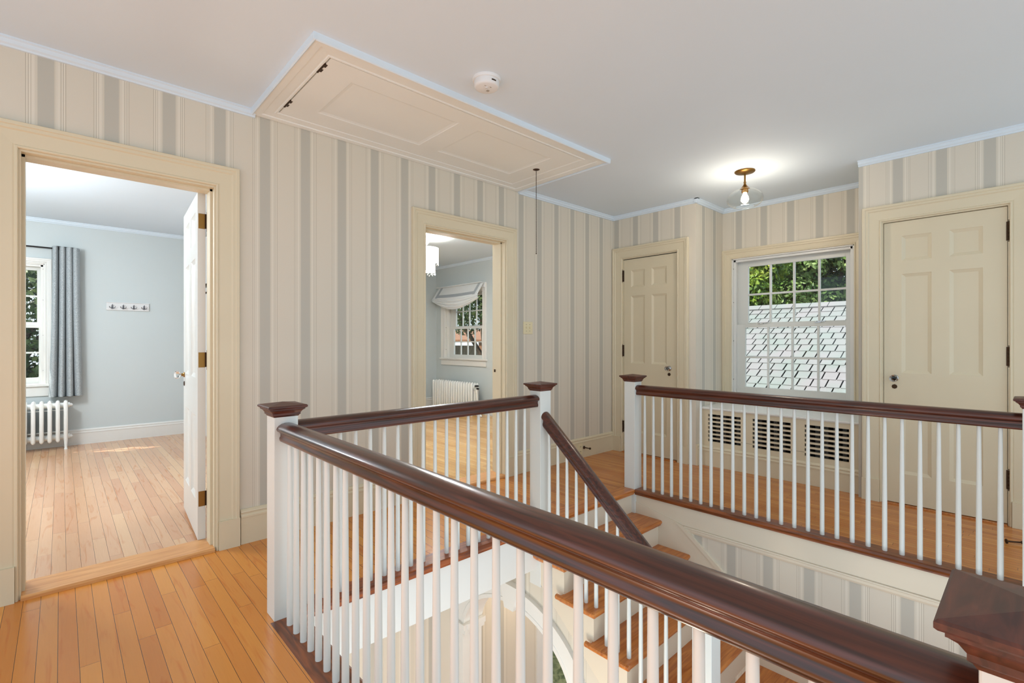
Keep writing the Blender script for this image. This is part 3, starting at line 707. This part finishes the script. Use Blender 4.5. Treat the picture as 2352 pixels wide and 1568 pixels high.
# ------------------------------------------------------------------ downstairs hall
CY, AI, BI, CZ = 2.53, .56, .45, -1.11
AO, BO = .71, .58
def top_in(y):
    q = 1-((y-CY)/AI)**2
    return CZ+BI*math.sqrt(q) if q > 0 else None
ys = sorted({1.17, 2.25, 3.22, CY-AI, CY+AI, *[CY-AI*math.cos(PI*k/36) for k in range(37)], *[1.17+.1*k for k in range(8)]})
m = MB()
def utop(y): return -.30 if y >= 2.2499 else low(y)+.01
for a, b in zip(ys[:-1], ys[1:]):
    mid = (a+b)/2; inside = abs(mid-CY) < AI
    ta, tb = (-.30, -.30) if mid > 2.25 else (low(a)+.01, low(b)+.01)
    ba, bb = ((top_in(a) or CZ), (top_in(b) or CZ)) if inside else (-2.75, -2.75)
    for x in (2.36, 2.53): m.add([(x, a, ba), (x, b, bb), (x, b, tb), (x, a, ta)], [(0, 1, 2, 3)])
    if inside:
        m.mi = 1; m.add([(2.36, a, ba), (2.36, b, bb), (2.53, b, bb), (2.53, a, ba)], [(0, 1, 2, 3)], True); m.mi = 0
m.mi = 1
for y in (CY-AI, CY+AI): m.add([(2.36, y, CZ), (2.53, y, CZ), (2.53, y, -2.75), (2.36, y, -2.75)], [(0, 1, 2, 3)])
st('wall_arch', m, [M['wpS'], M['white']], 'downstairs wall with arched opening under the stairs', 'wall')
m = MB()
pr = [(0, .0), (0, .022), (.03, .022), (.034, .018), (.115, .018), (.12, .028), (.15, .03), (.15, 0)]
R = []
for k in range(49):
    a = PI*k/48
    R.append([(2.36-h, min(CY+(AI+d*(AO-AI)/.15)*math.cos(a), 3.219), CZ+(BI+d*(BO-BI)/.15)*math.sin(a)) for d, h in pr])
R = [[(x, min(y, 3.219), -2.75) for x, y, z in R[0]]]+R+[[(x, y, -2.75) for x, y, z in R[-1]]]
m.loft(R, True)
# keystone
m.extr([], 'x', 0, 0) if False else None
kv = [(x, y, z) for x in (2.315, 2.36) for y, z in ((2.62, -.525), (2.44, -.525), (2.485, -.685), (2.575, -.685))]
m.add(kv, [(0, 1, 2, 3), (7, 6, 5, 4), (0, 4, 5, 1), (1, 5, 6, 2), (2, 6, 7, 3), (3, 7, 4, 0)])
m.box(2.305, 2.36, 2.42, 2.64, -.53, -.505)
# impost
for a, b in ((3.055, 3.219), (1.83, 1.995)):
    m.box(2.32, 2.36, a, b, -1.075, -1.03); m.box(2.335, 2.36, a, b, -1.11, -1.075)
m.box(2.36, 2.54, 3.05, 3.09, -1.075, -1.03); m.box(2.36, 2.54, 3.065, 3.09, -1.11, -1.075); m.box(2.36, 2.54, 1.97, 2.01, -1.075, -1.03)
st('trim_23', m, M['white'], 'white moulded trim with keystone around the downstairs arch', 'arch trim')
m = MB(); m.box(-1.6, 2.36, 3.22, 3.3, -2.75, -.30); m.box(2.36, 3.42, 3.22, 3.3, -2.75, -.30)
st('wall_downstairs', m, M['wpA'], 'striped downstairs wall seen through balusters and arch', 'wall')
m = MB(); m.box(3.30, 3.42, 3.2, 3.22, -2.75, -.72); m.box(3.42, 3.44, 3.2, 3.4, -2.75, -.72); m.box(3.30, 4.6, 3.2, 3.22, -.72, -.6)
st('trim_24', m, M['white'], 'white casing of a downstairs doorway beyond the arch', 'door casing')
m = MB(); m.box(.3, 7, .3, 9, -2.85, -2.75); st('floor', m, M['tread'], 'wooden downstairs floor', 'floor')
mg, n, l, p = newmat('green_rug'); tc = n.new('ShaderNodeTexCoord'); no = n.new('ShaderNodeTexNoise'); no.inputs['Scale'].default_value = 9; no.inputs['Detail'].default_value = 8; no.inputs['Distortion'].default_value = 1.5
l.new(tc.outputs['Object'], no.inputs['Vector']); cr = n.new('ShaderNodeValToRGB'); cr.color_ramp.elements[0].position = .35; cr.color_ramp.elements[1].position = .65
cr.color_ramp.elements[0].color = rgb(104, 116, 78); cr.color_ramp.elements[1].color = rgb(170, 174, 128); l.new(no.outputs[0], cr.inputs[0]); l.new(cr.outputs[0], p.inputs['Base Color']); p.inputs['Roughness'].default_value = .9
m = MB(); m.box(3.0, 5.4, 3.0, 6.2, -2.748, -2.735); tag(m.build('rug', mg), 'mottled green rug on the downstairs floor seen through the arch', 'rug')

# ------------------------------------------------------------------ left room furniture
rod = thing('curtain_rod', 'black curtain rod above the left room window', 'curtain rod', (-.5, YR-.1, 2.26))
m = MB(); m.tube([(-1.15, YR-.1, 2.262), (.125, YR-.1, 2.262)], .009, 10); off(m.build('rod', M['black']), rod)
m = MB(); m.sphere((.138, YR-.1, 2.262), .02, 10); m.lathe([(.012, 0), (.012, .012)], (.115, YR-.1, 2.262), 10, 'x'); off(m.build('finial', M['black']), rod)
m = MB(); m.box(.09, .10, YR-.1, YR, 2.255, 2.269); m.box(.08, .11, YR-.006, YR, 2.23, 2.29); off(m.build('rod_bracket', M['black']), rod)
mc, n, l, p = newmat('grey_linen'); tc = n.new('ShaderNodeTexCoord'); mp = n.new('ShaderNodeMapping'); mp.inputs['Scale'].default_value = (260, 260, 120); l.new(tc.outputs['Object'], mp.inputs[0])
no = n.new('ShaderNodeTexNoise'); no.inputs['Scale'].default_value = 1; l.new(mp.outputs[0], no.inputs['Vector']); cr = n.new('ShaderNodeValToRGB')
cr.color_ramp.elements[0].position = .3; cr.color_ramp.elements[1].position = .7; cr.color_ramp.elements[0].color = rgb(132, 140, 144); cr.color_ramp.elements[1].color = rgb(196, 202, 204)
l.new(no.outputs[0], cr.inputs[0]); l.new(cr.outputs[0], p.inputs['Base Color']); p.inputs['Roughness'].default_value = .85
m = MB(); R = []; NS = 120
for k in range(15):
    f_ = k/14; z = 2.285-f_*1.70; ring = []
    xa = -.085-.03*f_**2; xb = .165+.03*f_**2
    for i in range(NS+1):
        s = i/NS; am = .045*(1+.15*f_); x = xa+(xb-xa)*s+.004*math.sin(s*21+f_*2)
        y = YR-.105+am*math.sin(s*PI*2*4.3+.6)+.012*f_*math.sin(s*9)
        ring.append((x+.012*math.cos(s*PI*2*4.3+.6), y, z))
    R.append(ring+[(x_, y_-.004, z_) for x_, y_, z_ in ring[::-1]])
m.loft(R, True, True)
tag(m.build('curtain', mc), 'grey linen curtain gathered at the right side of the left room window', 'curtain')
# coat rack
cr_ = thing('coat_rack', 'small white wall rack with four grey hooks in the left room', 'coat rack', (.61, YR, 1.64))
m = MB(); m.box(.402, .818, YR-.016, YR, 1.592, 1.682); m.box(.398, .822, YR-.022, YR, 1.682, 1.69); off(m.build('rack_board', M['plastic'], None, .003), cr_)
gm = plain('satin_nickel', rgb(140, 140, 145), .3, .8)
for k, x in enumerate((.457, .562, .664, .767)):
    m = MB(); m.box(x-.008, x+.008, YR-.020, YR-.014, 1.607, 1.655)
    for s in (-1, 1):
        m.tube([(x, YR-.02, 1.628), (x+s*.010, YR-.036, 1.616), (x+s*.024, YR-.046, 1.622), (x+s*.028, YR-.048, 1.638)], [.005, .005, .0045, .005], 7)
    m.tube([(x, YR-.02, 1.645), (x, YR-.04, 1.648), (x, YR-.05, 1.662)], .004, 7)
    off(m.build('hook', gm), cr_)
# radiators
def rad_section(T, u, r, z0, z1, dcols, leg, par, hub):
    m = MB(T)
    for q, d in enumerate(dcols):
        pr = [(.0005, z0), (r*.6, z0+.006), (r, z0+.022), (r, z1-.022), (r*.75, z1-.008), (.0005, z1)]
        m.lathe(pr, (u, d, 0), 12)
    for z in (z0+.05, z1-.055):
        m.box(u-r*.75, u+r*.75, dcols[0], dcols[-1], z-.03, z+.03)
        m.lathe([(.03, -hub/2), (.03, hub/2)], (u, (dcols[0]+dcols[-1])/2, z), 14, 'x')
    if leg:
        for d in (dcols[0], dcols[-1]): m.lathe([(.015, 0), (.016, .012), (.011, .02), (.013, z0*.6), (r, z0+.05)], (u, d, 0), 10)
    return off(m.build('radiator_section', M['radi'], None), par)
r1 = thing('radiator', 'white cast iron column radiator below the left room window', 'radiator', (-.3, 7.42, 0))
for k in range(14):
    rad_section(lambda u, d, z: (u, d, z), .040-.0655*k, .0185, .085, .545, (7.40, 7.49, 7.56), k in (0, 13), r1, .066)
for z in (.49, .135): m = MB(); m.lathe([(.02, 0), (.02, .02), (.012, .024), (.012, .03)], (.068, 7.48, z), 8, 'x'); off(m.build('end_plug', M['radi']), r1)
m = MB(); m.tube([(-.85, 7.44, .44), (.04, 7.44, .44)], .004, 6); m.tube([(-.85, 7.44, .20), (.04, 7.44, .20)], .004, 6); off(m.build('tie_rod', M['radi']), r1)
r2 = thing('radiator', 'white slim fin radiator with dark valve under the roman shade window', 'radiator', (4.95, 6.8, 0))
for k in range(17):
    rad_section(lambda u, d, z: (d, u, z), 6.24+.0685*k, .0215, .07, .535, (4.90, 4.96, 5.02), k in (0, 16), r2, .069)
m = MB(); m.lathe([(.022, 0), (.022, .03), (.016, .034), (.016, .06)], (4.95, 6.195, .43), 10, 'y'); m.lathe([(.022, -.05), (.024, 0), (.016, .012), (.012, .05)], (4.95, 6.17, .43), 10); m.tube([(4.95, 6.17, .42), (4.95, 6.16, .1), (4.95, 6.10, .06), (4.95, 6.05, .0)], .016, 8)
off(m.build('valve_body', M['radi']), r2)
m = MB(); m.lathe([(.012, .045), (.035, .05), (.038, .06), (.03, .072), (.0005, .076)], (4.95, 6.17, .43), 14); m.lathe([(.014, 0), (.014, -.04)], (4.93, 6.14, .45), 10, 'y'); off(m.build('valve_handle', M['black']), r2)
for nm, loc, en in (('left_room_fill', (-.95, 5.3, 2.1), 85), ('middle_room_fill', (3.0, 4.3, 2.2), 42), ('lower_hall_fill', (1.2, 1.4, -1.6), 34), ('lower_passage_fill', (3.15, 2.75, -.75), 10)):  # added fill lights without fixtures, brighten both rooms and the downstairs
    pl = bpy.data.lights.new(nm, 'POINT'); pl.energy = en; pl.color = (.93, .97, 1) if loc[2] > 0 else (1, .84, .64); pl.shadow_soft_size = .2
    po = bpy.data.objects.new(nm, pl); COL.objects.link(po); po.location = loc
# over-door hooks seen through the hinge gap
cd_ = thing('closet_door', 'white closet door seen in the slit behind the open left door', 'door', (1.30, 6.0, 0))
m = MB(); m.box(1.36, 1.40, 5.2, 7.5, 0, 2.55); off(m.build('door_panel', M['plastic']), cd_)
m = MB()
for zz in (1.93, 1.83): 
    for y in (6.5, 6.8, 7.1): m.tube([(1.355, y, zz), (1.32, y, zz-.02), (1.27, y, zz-.03), (1.24, y, zz+.03)], .009, 7)
m.box(1.350, 1.358, 6.2, 7.3, 1.90, 1.925)
off(m.build('hook_rack', M['black']), cd_)['label'] = 'black metal hook rack'

# ------------------------------------------------------------------ middle room: roman shade, pendant
rs = thing('roman_shade', 'white roman shade with grey border and swagged folds in the middle room', 'roman shade', (5.1, 6.85, 2.2))
wm = plain('white_linen', rgb(236, 238, 238), .8); gb_ = plain('grey_ribbon', rgb(176, 182, 188), .8)
Y0, Y1 = 6.20, 7.50
def shade_pt(s, v):
    """s 0..1 across, v 0..1 down"""
    sw = math.sin(PI*s)
    y = Y0+(Y1-Y0)*s
    if v <= .62:
        q = v/.62; z = 2.198-.215*q-.02*sw*q; x = 5.13-.15*q
    else:
        q = (v-.62)/.38; zz = 1.983-.02*sw
        z = zz-q*(.055+.135*sw)
        x = 4.98+.022*math.sin(q*PI*2*3.5)+.02*q
    return (x, y+.0*v, z)
NS, NV = 36, 48
vv = [shade_pt(i/NS, j/NV) for j in range(NV+1) for i in range(NS+1)]
m = MB()
fw, fg = [], []
for j in range(NV):
    for i in range(NS):
        s, v = (i+.5)/NS, (j+.5)/NV
        fc = (j*(NS+1)+i, j*(NS+1)+i+1, (j+1)*(NS+1)+i+1, (j+1)*(NS+1)+i)
        isg = (v < .58 and (.06 < s < .105 or .895 < s < .94)) or (.42 < v < .56 and .06 < s < .94)
        (fg if isg else fw).append(fc)
m.add(vv, fw, True); m.mi = 1
b0 = len(m.v); m.f += fg; m.sm += [True]*len(fg); m.fm += [1]*len(fg)
o = off(m.build('shade_fabric', [wm, gb_]), rs)
md = o.modifiers.new('s', 'SOLIDIFY'); md.thickness = .006
m = MB(); m.box(5.05, 5.14, Y0, Y1, 2.19, 2.20); m.box(5.13, 5.145, Y0, Y1, 2.12, 2.2); off(m.build('mounting_board', wm), rs)
pn = thing('pendant_lamp', 'glowing two tier white drum pendant with crystal fringe in the middle room', 'pendant lamp', (3.55, 5.5, 2.6))
sh = bpy.data.materials.new('lamp_shade_glow'); sh.use_nodes = True; q = sh.node_tree.nodes['Principled BSDF']; q.inputs['Base Color'].default_value = rgb(245, 242, 236); q.inputs['Emission Color'].default_value = (1, .96, .9, 1); q.inputs['Emission Strength'].default_value = .75
c0 = (3.55, 5.5, 0)
m = MB(); m.lathe([(.09, 2.6), (.088, 2.585), (.02, 2.50), (.02, 2.495)], c0, 24); off(m.build('canopy', M['plastic']), pn)
m = MB(); m.tube([(3.55, 5.5, 2.5), (3.55, 5.5, 2.44)], .004, 6); off(m.build('chain', M['chrome']), pn)
m = MB(); m.lathe([(.168, 2.45), (.168, 2.268), (.166, 2.268), (.166, 2.45)], c0, 40, 'z', True, False); s1_ = off(m.build('lamp_shade', sh), pn)
m = MB(); m.lathe([(.125, 2.30), (.125, 2.14), (.123, 2.14), (.123, 2.30)], c0, 40, 'z', True, False); s2_ = off(m.build('lamp_shade', sh), pn)
for r_, z_, N_, sp_ in ((.167, 2.265, 40, s1_), (.124, 2.137, 30, s2_)):
    m = MB()
    for k in range(N_):
        a = 2*PI*k/N_; L_ = .045 if k % 2 else .03
        x, y = c0[0]+r_*math.cos(a), c0[1]+r_*math.sin(a)
        m.lathe([(.001, 0), (.001, -L_*.5), (.006, -L_*.75), (.0005, -L_)], (x, y, z_), 6, 'z', False)
    sub(m.build('crystal_fringe', M['crystal']), sp_)
pl = bpy.data.lights.new('pendant_light', 'POINT'); pl.energy = 55; pl.color = (1, .93, .82); pl.shadow_soft_size = .12
po = bpy.data.objects.new('pendant_light', pl); COL.objects.link(po); po.location = (3.55, 5.5, 2.2)

# ------------------------------------------------------------------ outdoors
m = MB(); m.box(6.2, 60, -20, 60, -3.2, -3.1); m.box(-30, 6.2, 9, 60, -3.2, -3.1)
tag(m.build('ground', paint('lawn', rgb(110, 114, 84), .9, .3, 5)), 'pale lawn around the house', 'ground', None, 'structure')
ms, n, l, p = newmat('slate_tiles'); tc = n.new('ShaderNodeTexCoord'); no = n.new('ShaderNodeTexNoise'); no.inputs['Scale'].default_value = 2.1; l.new(tc.outputs['Object'], no.inputs['Vector'])
cr = n.new('ShaderNodeValToRGB'); e = cr.color_ramp.elements; e[0].position = .35; e[1].position = .65; e[0].color = rgb(118, 124, 121); e[1].color = rgb(127, 123, 125)
l.new(no.outputs[0], cr.inputs[0]); l.new(cr.outputs[0], p.inputs['Base Color']); p.inputs['Roughness'].default_value = .5
rf = thing('slate_roof', 'neighbouring grey slate roof seen through the hall window', 'roof', (9.5, 3, .5))
RX, RZ, SL = 10.5, 1.92, .542
def rp(x, y, h=0): return (x-h*.48, y, RZ-SL*(RX-x)+h*.88)
m = MB()
m.add([rp(6.5, -4, -.03), rp(RX, -4, -.03), rp(RX, 9, -.03), rp(6.5, 9, -.03)], [(0, 1, 2, 3)])
m.add([rp(RX, -4, -.03), (14, -4, RZ-1.9), (14, 9, RZ-1.9), rp(RX, 9, -.03)], [(0, 1, 2, 3)])
off(m.build('roof_deck', M['dark']), rf)
m = MB(); row = 0; x = RX-.12
while x > 6.7:
    y = -1.0+(.09 if row % 2 else 0)+random.uniform(-.02, .02)
    while y < 7.5:
        w_ = .178+random.uniform(-.012, .012); h0 = .012+random.uniform(-.002, .003); g = random.choice((.007, .009, .011))
        a = [rp(x-.182, y+g, h0), rp(x-.182, y+w_-g, h0), rp(x+.02, y+w_-g, .002), rp(x+.02, y+g, .002)]
        b = [rp(x-.182, y+g, h0-.010), rp(x-.182, y+w_-g, h0-.010), rp(x+.02, y+w_-g, -.006), rp(x+.02, y+g, -.006)]
        m.add(a+b, [(0, 1, 2, 3), (0, 4, 5, 1), (1, 5, 6, 2), (3, 2, 6, 7), (0, 3, 7, 4)])
        y += w_
    x -= .185; row += 1
off(m.build('slate_tiles', ms), rf)
m = MB(); y = -1
while y < 7.5:
    m.add([rp(RX-.14, y+.006, .03), rp(RX-.14, y+.294, .03), rp(RX+.02, y+.294, .03), rp(RX+.02, y+.006, .03), rp(RX-.14, y+.006, .0), rp(RX-.14, y+.294, .0), rp(RX+.02, y+.294, .0), rp(RX+.02, y+.006, .0)], [(0, 1, 2, 3), (4, 5, 1, 0), (5, 6, 2, 1), (7, 4, 0, 3)]); y += .3
off(m.build('ridge_cap', ms), rf)
# small dormer corner at lower left of the window view
m = MB(); a = rp(7.15, 3.1, 0)
m.add([rp(6.6, 2.35, .02), rp(7.55, 3.02, .02), rp(7.5, 3.10, .10), rp(6.55, 2.43, .10), rp(6.5, 3.5, .02), rp(6.5, 3.6, .5)], [(0, 1, 2, 3)])
off(m.build('valley_flashing', plain('lead_flashing', rgb(150, 150, 158), .5)), rf)

def tree(lab, base, th, blobs, n, size, mat, grp='trees outside the windows'):
    t = thing('tree', lab, 'tree', base, grp)
    m = MB(); m.tube([(base[0], base[1], base[2]), (base[0]+.1, base[1], base[2]+th*.5), (base[0], base[1]+.1, base[2]+th)], [.25, .18, .1], 10)
    for bx, by, bz, br in blobs[:8]: m.tube([(base[0], base[1], base[2]+th*.6), ((base[0]+bx)/2, (base[1]+by)/2, (base[2]+th*.7+bz)/2), (bx, by, bz)], [.09, .06, .03], 7)
    off(m.build('trunk', M['bark']), t)
    rnd = random.Random(hash(lab) % 1000 if False else len(lab)*7+int(n))
    m = MB(); V = []; Fc = []
    tot = sum(b[3]**2 for b in blobs)
    for bx, by, bz, br in blobs:
        for _ in range(int(n*br*br/tot)):
            d = Vector((rnd.gauss(0, 1), rnd.gauss(0, 1), rnd.gauss(0, 1))).normalized()
            r = br*(.72+.33*rnd.random()); c_ = Vector((bx, by, bz))+d*r
            nn = (d+Vector((rnd.gauss(0, .5), rnd.gauss(0, .5), rnd.gauss(.4, .5)))).normalized()
            a = nn.orthogonal().normalized(); a.rotate(Matrix.Rotation(rnd.random()*6.28, 3, nn)); b = nn.cross(a)
            s = size*rnd.uniform(.6, 1.2); k = len(V)
            V += [tuple(c_-a*s), tuple(c_+b*s*.55-nn*s*.15), tuple(c_+a*s), tuple(c_-b*s*.55-nn*s*.15)]; Fc.append((k, k+1, k+2, k+3))
    m.add(V, Fc); off(m.build('foliage', mat), t); return t
rr = random.Random(3)
def blobset(cx, cy, cz, sx, sy, sz, n, r0, r1): return [(cx+rr.uniform(-sx, sx), cy+rr.uniform(-sy, sy), cz+rr.uniform(-sz, sz), rr.uniform(r0, r1)) for _ in range(n)]
tree('broad sunlit maple behind the slate roof, filling the right panes of the hall window', (17, 4.6, -3.1), 6, blobset(16.3, 4.6, 3.1, 1.0, 1.5, 1.9, 48, .45, .8), 36000, .085, M['leafA'])
tree('yellow green tree behind the slate roof, in the left panes of the hall window', (13.4, 6.1, -3.1), 6, blobset(13.3, 5.15, 2.9, .4, .45, 1.5, 26, .35, .55), 16000, .07, M['leafB'])
tree('dark tree outside the left room window beside the grey curtain', (-1.2, 13.5, -3.1), 5, blobset(-1.0, 13.2, 1.2, 2.2, 1.0, 2.6, 40, .5, .9), 26000, .08, M['leafC'])
tree('dark tree in the upper panes of the roman shade window', (11, 13.2, -3.1), 6, blobset(11, 13.6, 3.4, 1.6, 2.6, 1.2, 34, .5, .8), 18000, .08, M['leafC'])
tree('small bright bush beside the shed outside the roman shade window', (11.6, 12.6, -3.1), 2.5, blobset(11.9, 13.6, -.3, .2, .3, 1.2, 10, .3, .4), 4000, .06, M['leafA'])
sd_ = thing('garden_shed', 'brown timber shed outside the roman shade window', 'shed', (13, 15.5, -3.1))
tb = wood('cedar', (104, 66, 42), (140, 96, 64), (30, 30, 3), .7); fw_ = wood('weathered_fence', (92, 84, 76), (140, 130, 118), (30, 30, 3), .8)
m = MB(); m.box(14, 14.1, 13, 22, -3.1, 1.05); off(m.build('shed_wall', fw_), sd_)
m = MB(); m.add([(13.0, 12.8, 1.32), (13.0, 22, 1.32), (15.5, 22, 1.85), (15.5, 12.8, 1.85), (13.0, 12.8, 1.2), (13.0, 22, 1.2), (15.5, 22, 1.7), (15.5, 12.8, 1.7)], [(0, 1, 2, 3), (7, 6, 5, 4), (0, 4, 5, 1), (0, 3, 7, 4)])
off(m.build('shed_roof', tb), sd_)
m = MB()
for y in (13.2, 16.0, 18.8): m.box(13.1, 13.3, y, y+.2, -3.1, 1.25)
off(m.build('shed_post', tb), sd_)
